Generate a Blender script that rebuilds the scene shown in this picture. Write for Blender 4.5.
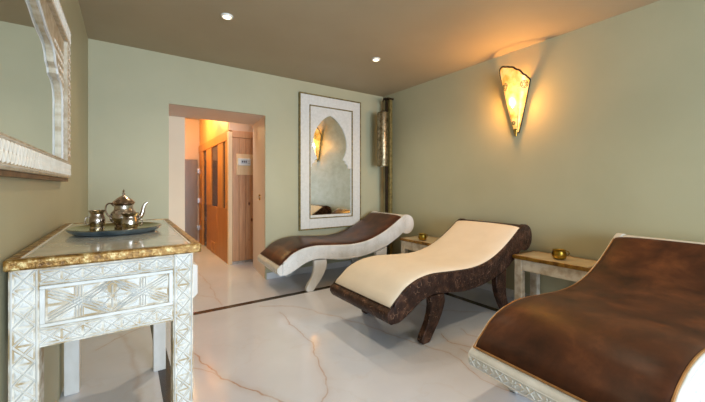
import bpy, bmesh, math, random
from mathutils import Vector, Matrix

random.seed(7)
S = bpy.context.scene
for o in list(bpy.data.objects):
    bpy.data.objects.remove(o)
COL = S.collection
PI = math.pi

# ------------------------------------------------------------------ camera
CAM_H, YAW = 1.10, math.radians(34.437)
cd = bpy.data.cameras.new('camera')
cd.sensor_width = 36.0
cd.sensor_fit = 'HORIZONTAL'
cd.lens = 330.0 / 705.0 * 36.0
cd.shift_y = -(201.0 - 186.7) / 705.0
cd.clip_start = 0.02
cam = bpy.data.objects.new('camera', cd)
cam.location = (0, 0, CAM_H)
cam.rotation_euler = (PI / 2, 0, -YAW)
COL.objects.link(cam)
S.camera = cam

# ------------------------------------------------------------------ exposure, world, lights
S.view_settings.view_transform = 'Standard'
S.view_settings.look = 'None'
S.view_settings.gamma = 1.0
S.view_settings.use_curve_mapping = False
S.view_settings.exposure = 0.0

W = bpy.data.worlds.new('world')
S.world = W
W.use_nodes = True
W.node_tree.nodes['Background'].inputs[0].default_value = (0.62, 0.78, 1.0, 1)
W.node_tree.nodes['Background'].inputs[1].default_value = 1.0


def light(name, kind, loc, energy, color, rot=(0, 0, 0), **kw):
    d = bpy.data.lights.new(name, kind)
    d.energy = energy
    d.color = color
    for k, v in kw.items():
        setattr(d, k, v)
    o = bpy.data.objects.new(name, d)
    o.location = loc
    o.rotation_euler = rot
    COL.objects.link(o)
    return o


# daylight through the tall window behind the photographer
light('window_daylight', 'AREA', (1.05, -3.63, 1.17), 176, (0.70, 0.85, 1.0), (PI / 2, 0, 0),
      shape='RECTANGLE', size=2.3, size_y=2.2, spread=math.radians(130))
# ceiling downlights (front fixtures are built further down; rear pair added out of view)
DOWN = [(0.654, 2.70), (2.168, 2.725), (0.654, 0.75), (2.168, 0.75)]
WARM = (1.0, 0.84, 0.60)
for dx, dy in DOWN:
    light('downlight_lamp', 'SPOT', (dx, dy, 2.425), 48 if dy > 2 else 32, WARM, (0, 0, 0),
          spot_size=math.radians(142 if dy > 2 else 112), spot_blend=1.0, shadow_soft_size=0.03)
# bulb of the wall sconce
SCX, SCY = 3.175, 1.765
light('sconce_lamp', 'POINT', (3.085, 1.765, 1.93), 40, (1.0, 0.45, 0.10), shadow_soft_size=0.025)
# hallway spots, then two added fill lights without any fixture
for hx, hy in ((1.08, 5.10), (1.08, 5.75)):
    light('hall_spot', 'SPOT', (hx, hy, 2.40), 32, (1.0, 0.66, 0.2), (0, math.radians(8), 0),
          spot_size=math.radians(95), spot_blend=0.6, shadow_soft_size=0.02)
light('hall_fill', 'POINT', (0.80, 6.1, 2.30), 24, (1.0, 0.70, 0.33), shadow_soft_size=0.06)
light('hall_fill', 'AREA', (0.95, 4.78, 2.41), 7, (1.0, 0.90, 0.78), (0, 0, 0), shape='RECTANGLE', size=0.6, size_y=0.35)


# ------------------------------------------------------------------ materials
def lin(c):
    return tuple(((v / 255) / 12.92 if v / 255 <= 0.04045 else (((v / 255) + 0.055) / 1.055) ** 2.4) for v in c)


class NT:
    def __init__(self, name):
        self.m = bpy.data.materials.new(name)
        self.m.use_nodes = True
        self.t = self.m.node_tree
        self.b = self.t.nodes['Principled BSDF']
        self.out = self.t.nodes['Material Output']

    def n(self, typ, **kw):
        nd = self.t.nodes.new(typ)
        for k, v in kw.items():
            setattr(nd, k, v)
        return nd

    def l(self, a, b):
        self.t.links.new(a, b)

    def coord(self, scale=(1, 1, 1), kind='Object'):
        tc = self.n('ShaderNodeTexCoord')
        mp = self.n('ShaderNodeMapping')
        mp.inputs['Scale'].default_value = scale
        self.l(tc.outputs[kind], mp.inputs['Vector'])
        return mp.outputs['Vector']

    def noise(self, vec, scale, detail=4, rough=0.55, dist=0.0):
        nn = self.n('ShaderNodeTexNoise')
        nn.inputs['Scale'].default_value = scale
        nn.inputs['Detail'].default_value = detail
        nn.inputs['Roughness'].default_value = rough
        nn.inputs['Distortion'].default_value = dist
        self.l(vec, nn.inputs['Vector'])
        return nn.outputs['Fac']

    def ramp(self, fac, stops):
        r = self.n('ShaderNodeValToRGB')
        el = r.color_ramp.elements
        while len(el) < len(stops):
            el.new(0.5)
        for e, (p, c) in zip(el, stops):
            e.position = p
            e.color = (*c, 1) if len(c) == 3 else c
        self.l(fac, r.inputs['Fac'])
        return r.outputs['Color']

    def math(self, op, a, b=None, clamp=False):
        m = self.n('ShaderNodeMath', operation=op, use_clamp=clamp)
        for i, v in enumerate((a, b)):
            if v is None:
                continue
            if isinstance(v, (int, float)):
                m.inputs[i].default_value = v
            else:
                self.l(v, m.inputs[i])
        return m.outputs[0]

    def mix(self, fac, a, b, blend='MIX'):
        m = self.n('ShaderNodeMix', data_type='RGBA', blend_type=blend)
        for s, v in ((0, fac), (6, a), (7, b)):
            if isinstance(v, (int, float)):
                m.inputs[s].default_value = v
            elif isinstance(v, tuple):
                m.inputs[s].default_value = (*v, 1) if len(v) == 3 else v
            else:
                self.l(v, m.inputs[s])
        return m.outputs[2]

    def bump(self, h, strength=0.3, dist=0.01):
        b = self.n('ShaderNodeBump')
        b.inputs['Strength'].default_value = strength
        b.inputs['Distance'].default_value = dist
        self.l(h, b.inputs['Height'])
        self.l(b.outputs['Normal'], self.b.inputs['Normal'])

    def set(self, **kw):
        for k, v in kw.items():
            i = self.b.inputs[k.replace('_', ' ')]
            if isinstance(v, (int, float)):
                i.default_value = v
            elif isinstance(v, tuple):
                i.default_value = (*v, 1) if len(v) == 3 else v
            else:
                self.l(v, i)


def simple(name, c1, c2, scale=6, rough=0.6, metal=0.0, bump=0.0, bscale=60, bdist=0.002, coat=0.0,
           lo=0.35, hi=0.65, stretch=(1, 1, 1)):
    t = NT(name)
    v = t.coord(stretch)
    col = t.ramp(t.noise(v, scale), [(lo, lin(c1)), (hi, lin(c2))])
    t.set(Base_Color=col, Roughness=rough, Metallic=metal)
    if coat:
        t.set(Coat_Weight=coat, Coat_Roughness=0.06)
    if bump:
        t.bump(t.noise(v, bscale, 3), bump, bdist)
    return t.m


M = {}
M['sage'] = simple('sage_paint', (178, 173, 142), (184, 179, 148), 1.5, 0.55, bump=0.12, bscale=35, bdist=0.003)
M['ceil'] = simple('ceiling_paint', (164, 150, 124), (170, 156, 130), 1.2, 0.7, bump=0.1, bscale=20, bdist=0.003)
M['peach'] = simple('peach_paint', (216, 200, 188), (222, 206, 194), 2, 0.6, bump=0.1, bscale=40)
M['cream'] = simple('cream_paint', (232, 214, 186), (236, 219, 192), 2, 0.6)
M['base'] = simple('skirting_tile', (206, 204, 204), (222, 220, 220), 3, 0.25)
M['strip'] = simple('dark_inlay', (38, 30, 26), (60, 46, 38), 18, 0.22)
M['whitewash'] = simple('whitewashed_wood', (204, 200, 191), (224, 221, 216), 9, 0.55, bump=0.35, bscale=45,
                        bdist=0.002, stretch=(1, 1, 0.5))
M['ridge'] = simple('whitewashed_ridge', (206, 204, 198), (220, 219, 216), 14, 0.5)
M['washfield'] = simple('worn_whitewash', (168, 144, 108), (218, 211, 198), 22, 0.6, bump=0.3, bscale=70,
                        lo=0.38, hi=0.58)
M['carvedbeige'] = simple('beige_carved_wood', (172, 152, 122), (204, 192, 170), 24, 0.6, bump=0.4, bscale=80)
M['beigeridge'] = simple('beige_ridge', (214, 204, 186), (226, 218, 204), 14, 0.5)
M['tablewash'] = simple('side_table_whitewash', (196, 176, 150), (226, 214, 196), 14, 0.55, bump=0.35, bscale=60,
                        lo=0.35, hi=0.55)
M['mirrorwhite'] = simple('mirror_frame_white', (212, 210, 203), (222, 220, 214), 30, 0.5, bump=0.35, bscale=120,
                          bdist=0.001)
M['bronze'] = simple('bronze_edge', (104, 90, 48), (150, 134, 84), 25, 0.45, 0.35, bump=0.3, bscale=80)
M['brownedge'] = simple('brown_wood_edge', (98, 72, 46), (132, 100, 68), 14, 0.5, bump=0.2)
M['peelgold'] = simple('side_table_gold', (112, 74, 22), (176, 130, 54), 20, 0.3, 0.45, bump=0.4, bscale=60)
M['cream_fabric'] = simple('cream_fabric', (226, 212, 192), (231, 218, 199), 5, 0.8, bump=0.12, bscale=8, bdist=0.01)
M['brass'] = simple('brass', (150, 116, 48), (190, 152, 76), 22, 0.24, 1.0, bump=0.15, bscale=60)
M['bowlbrass'] = simple('tarnished_brass', (120, 96, 34), (176, 146, 62), 30, 0.28, 1.0, bump=0.3, bscale=90)
M['darkmetal'] = simple('dark_iron', (38, 28, 18), (66, 48, 28), 20, 0.45, 0.6)
M['tabletop'] = simple('pale_stone_top', (188, 186, 172), (206, 204, 192), 10, 0.16, coat=0.6)
M['panelbrown'] = simple('brown_door_panel', (112, 92, 72), (124, 103, 82), 2, 0.35, stretch=(6, 6, 0.6))
M['steel'] = simple('brushed_steel', (170, 168, 164), (208, 206, 202), 20, 0.28, 1.0)
M['pinkwall'] = simple('hall_paint', (196, 168, 144), (201, 173, 149), 2, 0.6)
M['gold_wall'] = simple('amber_bulkhead_paint', (206, 156, 88), (212, 162, 94), 2, 0.5)
M['piping'] = simple('tan_piping', (150, 104, 58), (176, 128, 76), 30, 0.45, 0.25)
M['brownpiping'] = simple('brown_piping', (66, 38, 26), (92, 56, 36), 20, 0.4)
M['screen'] = simple('control_screen', (198, 206, 212), (206, 214, 220), 4, 0.2)
M['screendark'] = simple('screen_segments', (50, 54, 60), (58, 62, 70), 4, 0.3)
M['plastic'] = simple('white_plastic', (226, 224, 218), (232, 230, 225), 4, 0.4)


def hammered(name, c1, c2, c3, metal, rough):
    t = NT(name)
    v = t.coord()
    n1 = t.noise(v, 38, 5, 0.7)
    n2 = t.noise(v, 120, 3, 0.6)
    col = t.ramp(n1, [(0.32, lin(c1)), (0.5, lin(c2)), (0.66, lin(c3))])
    t.set(Base_Color=col, Roughness=rough, Metallic=metal)
    t.bump(t.math('ADD', n1, t.math('MULTIPLY', n2, 0.5)), 0.6, 0.006)
    return t.m


M['goldrim'] = hammered('hammered_gold_rim', (84, 54, 18), (142, 102, 42), (206, 184, 130), 0.45, 0.34)
M['goldtop'] = hammered('worn_gold_border', (92, 66, 36), (128, 98, 58), (160, 134, 92), 0.3, 0.35)


def silver(name, c1, c2, scale=70, bump=0.5):
    t = NT(name)
    v = t.coord()
    w = t.n('ShaderNodeTexVoronoi')
    w.inputs['Scale'].default_value = scale
    t.l(v, w.inputs['Vector'])
    col = t.ramp(t.noise(v, 24, 4), [(0.35, lin(c1)), (0.62, lin(c2))])
    t.set(Base_Color=col, Roughness=0.2, Metallic=1.0)
    t.bump(w.outputs['Distance'], bump, 0.002)
    return t.m


M['silver'] = silver('engraved_silver', (150, 132, 116), (212, 204, 196))
M['silverlid'] = silver('bronzed_silver', (140, 112, 92), (190, 168, 148), 60, 0.35)
M['traysilver'] = simple('tray_brass', (150, 138, 96), (190, 178, 130), 12, 0.2, 1.0, bump=0.1, bscale=40)
M['trayrim'] = simple('tray_rim_silver', (120, 140, 160), (170, 186, 200), 14, 0.2, 1.0)


def leather(name, dark, mid, rust, rough, scale, embossed=False):
    t = NT(name)
    v = t.coord()
    n1 = t.noise(v, scale, 5, 0.6, 0.3)
    n2 = t.noise(v, 420, 2)
    col = t.ramp(n1, [(0.3, lin(dark)), (0.52, lin(mid)), (0.72, lin(rust))])
    t.set(Base_Color=col, Roughness=rough)
    t.set(Specular_IOR_Level=0.2)
    if embossed:
        w = t.n('ShaderNodeTexVoronoi', feature='DISTANCE_TO_EDGE')
        w.inputs['Scale'].default_value = 26
        t.l(v, w.inputs['Vector'])
        edge = t.math('LESS_THAN', w.outputs['Distance'], 0.035)
        fleck = t.math('GREATER_THAN', t.noise(v, 17, 4, 0.7), 0.56)
        col2 = t.mix(t.math('MULTIPLY', t.math('MULTIPLY', edge, fleck), 0.5), col, lin((168, 128, 104)))
        t.set(Base_Color=col2)
        t.bump(t.math('ADD', n2, t.math('MULTIPLY', w.outputs['Distance'], 3.0)), 0.35, 0.003)
    else:
        t.bump(n2, 0.1, 0.001)
    return t.m


M['leather'] = leather('brown_leather', (44, 24, 14), (78, 43, 25), (112, 66, 38), 0.42, 4.5)
M['leather2'] = leather('polished_brown_leather', (44, 26, 20), (74, 42, 28), (104, 60, 36), 0.33, 5)
M['tooled'] = leather('tooled_dark_leather', (34, 22, 18), (58, 38, 30), (96, 66, 50), 0.38, 16, True)


def wood(name, c1, c2, knots=False, rough=0.45, sc=(9, 9, 0.7)):
    t = NT(name)
    v = t.coord(sc)
    g = t.noise(v, 3.0, 6, 0.6, 0.8)
    col = t.ramp(g, [(0.3, lin(c1)), (0.7, lin(c2))])
    if knots:
        vo = t.n('ShaderNodeTexVoronoi')
        vo.inputs['Scale'].default_value = 1.0
        t.l(t.coord((7.5, 7.5, 4.6)), vo.inputs['Vector'])
        k = t.ramp(vo.outputs['Distance'], [(0.07, (1, 1, 1)), (0.15, (0, 0, 0))])
        col = t.mix(k, col, lin((116, 66, 34)))
    t.set(Base_Color=col, Roughness=rough)
    return t.m


M['orangewood'] = wood('orange_wood', (184, 122, 50), (208, 144, 66))
M['darkorange'] = wood('deeper_orange_wood', (172, 108, 42), (192, 128, 54))  # darker orange tone for the cabin core and lower panels
M['pine'] = wood('knotty_pine', (186, 132, 92), (212, 160, 116), True)
M['palepine'] = wood('pale_pine', (228, 188, 138), (240, 206, 160))

# smoked glass of the sauna windows
t = NT('smoked_glass')
t.set(Base_Color=lin((70, 48, 34)), Roughness=0.06, Alpha=0.75)
M['smoked'] = t.m

t = NT('mirror_glass')
t.set(Base_Color=(0.86, 0.88, 0.86), Roughness=0.015, Metallic=1.0)
M['mirror'] = t.m
t = NT('aged_mirror_glass')
t.set(Base_Color=t.ramp(t.noise(t.coord(), 9, 6, 0.7), [(0.35, (0.70, 0.72, 0.66)), (0.6, (0.86, 0.88, 0.84))]),
      Roughness=0.03, Metallic=1.0)
M['agedmirror'] = t.m


def emit(name, c, s):
    t = NT(name)
    t.set(Base_Color=(0, 0, 0), Emission_Color=c, Emission_Strength=s)
    return t.m


M['bulb'] = emit('glowing_bulb', (1.0, 0.72, 0.35), 40)
M['downglow'] = emit('downlight_glow', (1.0, 0.80, 0.52), 5)

# translucent shade of the sconce: perforated gilt mesh around a lit bulb
t = NT('gilt_mesh_shade')
v = t.coord()
vo = t.n('ShaderNodeTexVoronoi')
vo.inputs['Scale'].default_value = 95
t.l(v, vo.inputs['Vector'])
hole = t.ramp(vo.outputs['Distance'], [(0.25, (1, 1, 1)), (0.5, (0, 0, 0))])
tone = t.ramp(t.noise(v, 14, 3), [(0.35, (0.72, 0.36, 0.05)), (0.65, (1.0, 0.66, 0.22))])
t.set(Base_Color=tone, Roughness=0.4, Metallic=0.3, Emission_Color=tone, Emission_Strength=0.95)
tr = t.n('ShaderNodeBsdfTransparent')
tr.inputs[0].default_value = (1.0, 0.86, 0.6, 1)
tl = t.n('ShaderNodeBsdfTranslucent')
tl.inputs[0].default_value = (1.0, 0.7, 0.3, 1)
m1 = t.n('ShaderNodeMixShader')
m1.inputs[0].default_value = 0.045
t.l(t.b.outputs[0], m1.inputs[1])
t.l(tl.outputs[0], m1.inputs[2])
m2 = t.n('ShaderNodeMixShader')
t.l(t.math('ADD', t.math('MULTIPLY', hole, 0.03), 0.002), m2.inputs[0])
t.l(m1.outputs[0], m2.inputs[1])
t.l(tr.outputs[0], m2.inputs[2])
t.l(m2.outputs[0], t.out.inputs[0])
M['shade'] = t.m

# pierced metal cylinder of the corner lamp
M['pierced'] = silver('pierced_metal', (112, 99, 76), (172, 158, 130), 55, 0.9)
M['pierced'].node_tree.nodes['Principled BSDF'].inputs['Roughness'].default_value = 0.36

# marble floor: faint clouding, procedural hair veins and the larger gold-brown veins where they run
VEINS = [
    ([(0.30, 2.66), (0.36, 2.43), (0.40, 2.21), (0.46, 1.98), (0.52, 1.86), (0.59, 1.71), (0.66, 1.59), (0.80, 1.36), (0.86, 1.1)], 0.011, 0.9),
    ([(0.28, 2.26), (0.33, 2.19), (0.40, 2.10), (0.46, 2.0)], 0.007, 0.6),
    ([(1.12, 2.74), (1.10, 2.60), (1.08, 2.27), (1.09, 2.07), (1.0, 1.85), (0.95, 1.65), (0.89, 1.53), (0.80, 1.44), (0.66, 1.40)], 0.008, 0.7),
    ([(1.02, 3.0), (1.18, 2.88), (1.31, 2.76), (1.44, 2.44), (1.57, 2.11), (1.66, 1.73), (1.71, 1.61), (1.76, 1.44), (1.67, 1.14), (1.72, 0.9)], 0.006, 0.75),
    ([(1.95, 1.67), (1.89, 1.56), (1.94, 1.44), (2.0, 1.30)], 0.007, 0.8),
    ([(2.15, 1.64), (2.09, 1.55), (2.12, 1.44)], 0.006, 0.7),
    ([(1.88, 1.42), (1.84, 1.22), (1.90, 1.05)], 0.006, 0.8),
    ([(0.77, 4.59), (0.77, 3.99), (0.73, 3.2)], 0.012, 0.45),
    ([(0.56, 3.76), (0.65, 3.58), (0.74, 3.5)], 0.010, 0.45),
    ([(-0.04, 3.0), (0.03, 2.66), (0.05, 2.26), (0.06, 2.0), (0.02, 1.6)], 0.03, 0.30),
    ([(-0.17, 2.8), (-0.08, 2.92), (0.1, 3.05)], 0.010, 0.6),
    ([(2.5, 3.0), (2.2, 2.5), (2.3, 2.0), (2.6, 1.7)], 0.008, 0.5),
]
t = NT('veined_marble')
geo = t.n('ShaderNodeNewGeometry')
nz = t.n('ShaderNodeTexNoise')
nz.inputs['Scale'].default_value = 5.0
nz.inputs['Detail'].default_value = 6
t.l(geo.outputs['Position'], nz.inputs['Vector'])
off = t.n('ShaderNodeVectorMath', operation='SUBTRACT')
t.l(nz.outputs['Color'], off.inputs[0])
off.inputs[1].default_value = (0.5, 0.5, 0.5)
sc = t.n('ShaderNodeVectorMath', operation='SCALE')
t.l(off.outputs[0], sc.inputs[0])
sc.inputs['Scale'].default_value = 0.10
pos = t.n('ShaderNodeVectorMath', operation='ADD')
t.l(geo.outputs['Position'], pos.inputs[0])
t.l(sc.outputs[0], pos.inputs[1])
flat = t.n('ShaderNodeVectorMath', operation='MULTIPLY')
t.l(pos.outputs[0], flat.inputs[0])
flat.inputs[1].default_value = (1, 1, 0)
P = flat.outputs[0]
acc = None
for pts, wid, amp in VEINS:
    best = None
    for (ax, ay), (bx, by) in zip(pts[:-1], pts[1:]):
        L2 = (bx - ax) ** 2 + (by - ay) ** 2
        s1 = t.n('ShaderNodeVectorMath', operation='SUBTRACT')
        t.l(P, s1.inputs[0])
        s1.inputs[1].default_value = (ax, ay, 0)
        dt = t.n('ShaderNodeVectorMath', operation='DOT_PRODUCT')
        t.l(s1.outputs[0], dt.inputs[0])
        dt.inputs[1].default_value = ((bx - ax) / L2, (by - ay) / L2, 0)
        cl = t.math('ADD', dt.outputs['Value'], 0.0, clamp=True)
        scl = t.n('ShaderNodeVectorMath', operation='SCALE')
        scl.inputs[0].default_value = (bx - ax, by - ay, 0)
        t.l(cl, scl.inputs['Scale'])
        ds = t.n('ShaderNodeVectorMath', operation='DISTANCE')
        t.l(s1.outputs[0], ds.inputs[0])
        t.l(scl.outputs[0], ds.inputs[1])
        best = ds.outputs['Value'] if best is None else t.math('MINIMUM', best, ds.outputs['Value'])
    f1 = t.math('MULTIPLY', t.math('SUBTRACT', 1.0, t.math('DIVIDE', best, wid), clamp=True), amp)
    f2 = t.math('MULTIPLY', t.math('SUBTRACT', 1.0, t.math('DIVIDE', best, wid * 5), clamp=True), amp * 0.22)
    f = t.math('MAXIMUM', f1, f2)
    acc = f if acc is None else t.math('MAXIMUM', acc, f)
brk = t.ramp(t.noise(geo.outputs['Position'], 7, 5), [(0.3, (0.45, 0.45, 0.45)), (0.55, (1, 1, 1))])
veinf = t.math('MULTIPLY', acc, brk)
cloud = t.ramp(t.noise(P, 1.6, 5), [(0.3, lin((204, 207, 217))), (0.7, lin((217, 219, 229)))])
hair = t.n('ShaderNodeTexNoise')
hair.inputs['Scale'].default_value = 1.7
hair.inputs['Detail'].default_value = 8
t.l(P, hair.inputs['Vector'])
hv = t.math('SUBTRACT', 1.0, t.math('MULTIPLY', t.math('ABSOLUTE', t.math('SUBTRACT', hair.outputs['Fac'], 0.5)), 90), clamp=True)
c1 = t.mix(t.math('MULTIPLY', hv, 0.10), cloud, lin((190, 172, 160)))
c2 = t.mix(veinf, c1, lin((176, 136, 104)))
t.set(Base_Color=c2, Roughness=0.11, IOR=1.5)
M['marble'] = t.m


# ------------------------------------------------------------------ mesh helpers
class MB:
    def __init__(self):
        self.bm = bmesh.new()

    def face(self, vs):
        try:
            return self.bm.faces.new(vs)
        except ValueError:
            return None

    def poly(self, pts):
        return self.face([self.bm.verts.new(p) for p in pts])

    def box(self, x0, x1, y0, y1, z0, z1):
        v = [self.bm.verts.new((x, y, z)) for x in (x0, x1) for y in (y0, y1) for z in (z0, z1)]
        for q in ((0, 1, 3, 2), (4, 6, 7, 5), (0, 4, 5, 1), (2, 3, 7, 6), (0, 2, 6, 4), (1, 5, 7, 3)):
            self.face([v[i] for i in q])
        return self

    def prism(self, pts, a0, a1, axis='y'):
        """pts are 2D in the plane across the axis, extruded from a0 to a1"""
        def mk(p, a):
            if axis == 'y':
                return (p[0], a, p[1])
            if axis == 'x':
                return (a, p[0], p[1])
            return (p[0], p[1], a)
        A = [self.bm.verts.new(mk(p, a0)) for p in pts]
        B = [self.bm.verts.new(mk(p, a1)) for p in pts]
        self.face(A)
        self.face(list(reversed(B)))
        n = len(pts)
        for i in range(n):
            self.face([A[i], B[i], B[(i + 1) % n], A[(i + 1) % n]])
        return self

    def lathe(self, prof, c=(0, 0, 0), seg=24, close=True):
        rings = []
        for r, z in prof:
            if r < 1e-5:
                rings.append([self.bm.verts.new((c[0], c[1], c[2] + z))])
            else:
                rings.append([self.bm.verts.new((c[0] + r * math.cos(2 * PI * k / seg), c[1] + r * math.sin(2 * PI * k / seg), c[2] + z)) for k in range(seg)])
        for a, b in zip(rings[:-1], rings[1:]):
            for k in range(seg):
                k2 = (k + 1) % seg
                if len(a) == 1 and len(b) == 1:
                    continue
                if len(a) == 1:
                    self.face([a[0], b[k2], b[k]])
                elif len(b) == 1:
                    self.face([a[k], a[k2], b[0]])
                else:
                    self.face([a[k], a[k2], b[k2], b[k]])
        if close:
            for r in (rings[0], rings[-1]):
                if len(r) > 1:
                    self.face(r)
        return self

    def tube(self, path, r, seg=8, closed=False):
        path = [Vector(p) for p in path]
        n = len(path)
        rr = r if isinstance(r, (list, tuple)) else [r] * n
        rings = []
        up = None
        for i, p in enumerate(path):
            if closed:
                d = path[(i + 1) % n] - path[i - 1]
            else:
                d = path[min(i + 1, n - 1)] - path[max(i - 1, 0)]
            d.normalize()
            if up is None:
                up = Vector((0, 0, 1)) if abs(d.z) < 0.9 else Vector((1, 0, 0))
            a = d.cross(up)
            if a.length < 1e-4:
                a = d.orthogonal()
            a.normalize()
            b = a.cross(d).normalized()
            up = b
            rings.append([self.bm.verts.new(p + a * (rr[i] * math.cos(2 * PI * k / seg)) + b * (rr[i] * math.sin(2 * PI * k / seg))) for k in range(seg)])
        m = n if closed else n - 1
        for i in range(m):
            A, B = rings[i], rings[(i + 1) % n]
            for k in range(seg):
                self.face([A[k], A[(k + 1) % seg], B[(k + 1) % seg], B[k]])
        if not closed:
            self.face(rings[0])
            self.face(list(reversed(rings[-1])))
        return self

    def ridge(self, p0, p1, nrm, w, h):
        """raised bar of triangular section lying on a surface with normal nrm"""
        p0, p1, nrm = Vector(p0), Vector(p1), Vector(nrm)
        d = (p1 - p0)
        L = d.length
        d.normalize()
        s = d.cross(nrm).normalized() * (w / 2)
        e = min(w * 0.5, L * 0.3)
        v = [self.bm.verts.new(q) for q in (p0 + s, p0 - s, p1 + s, p1 - s, p0 + d * e + nrm * h, p1 - d * e + nrm * h)]
        self.face([v[0], v[2], v[5], v[4]])
        self.face([v[1], v[4], v[5], v[3]])
        self.face([v[0], v[4], v[1]])
        self.face([v[2], v[3], v[5]])

    def chip(self, pts, nrm, h):
        pts = [Vector(p) for p in pts]
        c = sum(pts, Vector()) / len(pts) + Vector(nrm) * h
        vs = [self.bm.verts.new(p) for p in pts]
        a = self.bm.verts.new(c)
        for i in range(len(vs)):
            self.face([vs[i], vs[(i + 1) % len(vs)], a])

    def petal(self, c, ax, bx, nrm, la, lb, h):
        c, ax, bx = Vector(c), Vector(ax), Vector(bx)
        self.chip([c - ax * la, c - bx * lb, c + ax * la, c + bx * lb], nrm, h)

    def build(self, name, mat, parent=None, bevel=0.0, angle=35, seg=2):
        bmesh.ops.recalc_face_normals(self.bm, faces=self.bm.faces)
        ca = math.radians(angle)
        for f in self.bm.faces:
            f.smooth = True
        for e in self.bm.edges:
            if len(e.link_faces) == 2 and e.calc_face_angle(0) > ca:
                e.smooth = False
        me = bpy.data.meshes.new(name)
        self.bm.to_mesh(me)
        self.bm.free()
        me.materials.append(mat)
        o = bpy.data.objects.new(name, me)
        COL.objects.link(o)
        if parent:
            o.parent = parent
        if name == 'carving':      # chip-cut relief, too fine to pick apart
            o['kind'] = 'stuff'
        if bevel:
            m = o.modifiers.new('bevel', 'BEVEL')
            m.width = bevel
            m.segments = seg
            m.limit_method = 'ANGLE'
            m.angle_limit = math.radians(35)
        return o


def B(x0, x1, y0, y1, z0, z1):
    return MB().box(x0, x1, y0, y1, z0, z1)


def tag(o, label, cat, group=None):
    o['label'] = label
    o['category'] = cat
    if group:
        o['group'] = group
    return o


def thing(name, label, cat, loc=(0, 0, 0), rotz=0.0, group=None):
    o = bpy.data.objects.new(name, None)
    o.empty_display_size = 0.1
    COL.objects.link(o)
    o.location = loc
    o.rotation_euler = (0, 0, rotz)
    return tag(o, label, cat, group)


def struct(o, label=None):
    o['kind'] = 'structure'
    if label:
        o['label'] = label
    return o


def copy_tree(o, parent=None):
    c = o.copy()
    COL.objects.link(c)
    c.parent = parent
    for ch in list(o.children):
        copy_tree(ch, c)
    return c


def smooth_curve(nodes, n):
    """Catmull-Rom through 2D nodes"""
    out = []
    for i in range(len(nodes) - 1):
        p0 = nodes[max(i - 1, 0)]
        p1, p2 = nodes[i], nodes[i + 1]
        p3 = nodes[min(i + 2, len(nodes) - 1)]
        for k in range(n):
            s = k / n
            out.append(tuple(0.5 * ((2 * p1[j]) + (-p0[j] + p2[j]) * s + (2 * p0[j] - 5 * p1[j] + 4 * p2[j] - p3[j]) * s * s + (-p0[j] + 3 * p1[j] - 3 * p2[j] + p3[j]) * s ** 3) for j in range(len(p1))))
    out.append(tuple(nodes[-1]))
    return out


# ------------------------------------------------------------------ setting
XL, XR, YB, YR, H = -0.285, 3.175, 3.82, -3.6, 2.444
YH = 7.10                                   # end wall of the hallway
fl = MB()
fl.box(XL - 0.1, 2.2, YB, YH + 0.1, -0.1, 0)
fl.box(XL - 0.1, XR + 0.1, YR - 0.1, YB, -0.1, 0)
struct(fl.build('floor', M['marble']), 'polished white marble floor with brown veins')
struct(B(XL - 0.1, XR + 0.1, YR - 0.1, YB + 0.02, H, H + 0.1).build('ceiling', M['ceil']), 'taupe painted ceiling')
struct(B(XL - 0.1, XL, YR - 0.1, YB + 0.02, 0, H).build('wall_left', M['sage']), 'sage painted left wall')
struct(B(XR, XR + 0.1, YR - 0.1, YB + 0.02, 0, H).build('wall_right', M['sage']), 'sage painted right wall')
DX0, DX1, DZ = 0.356, 1.364, 1.946
wb = MB()
wb.box(XL, DX0, YB, YB + 0.02, 0, H)
wb.box(DX1, XR, YB, YB + 0.02, 0, H)
wb.box(DX0, DX1, YB, YB + 0.02, DZ, H)
struct(wb.build('wall_back', M['sage']), 'sage painted back wall with a doorway')
# deep reveal of the doorway, painted peach
rv = MB()
rv.prism([(XL, YB + 0.02), (DX0, YB + 0.02), (DX0, 4.55), (XL, 4.55)], 0, H, 'z')
rv.prism([(DX1, YB + 0.02), (XR, YB + 0.02), (XR, 4.55), (1.448, 4.55)], 0, H, 'z')
rv.prism([(YB + 0.02, DZ), (YB + 0.02, H), (4.55, H), (4.55, DZ + 0.012)], DX0, 1.448, 'x')
struct(rv.build('trim_1', M['peach']), 'peach painted reveal of the doorway')
struct(B(XL, 0.600, 4.551, 4.66, 0, H).build('trim_2', M['cream']), 'cream return wall inside the doorway')
# rear wall with its window (behind the photographer)
wr = MB()
wr.box(XL, -0.12, YR - 0.1, YR, 0, H)
wr.box(2.22, XR, YR - 0.1, YR, 0, H)
wr.box(-0.12, 2.22, YR - 0.1, YR, 2.28, H)
wr.box(-0.12, 2.22, YR - 0.1, YR, 0, 0.05)
struct(wr.build('wall_rear', M['sage']), 'sage painted rear wall')
wf = bpy.data.objects.new('window_1', None)
COL.objects.link(wf)
wf.location = (1.05, YR - 0.05, 0.05)
struct(wf, 'wide window behind the photographer')
for x in (-1.17, -0.41, 0.36, 1.12):
    B(x, x + 0.05, -0.03, 0.03, 0, 2.23).build('window_frame', M['plastic'], wf)
for z in (0.0, 2.18):
    B(-1.17, 1.17, -0.029, 0.029, z, z + 0.05).build('window_rail', M['plastic'], wf)

# hallway shell
struct(B(0.50, 0.60, 4.66, YH, 0, 2.42).build('wall_hall_left', M['cream']))
struct(B(0.50, 2.20, YH, YH + 0.1, 0, 2.42).build('wall_hall_end', M['pinkwall']))
struct(B(2.10, 2.20, 4.551, YH, 0, 2.42).build('wall_hall_right', M['pinkwall']))
struct(B(0.50, 2.20, 4.551, YH + 0.1, 2.42, 2.52).build('ceiling_hall', M['pinkwall']))

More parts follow.
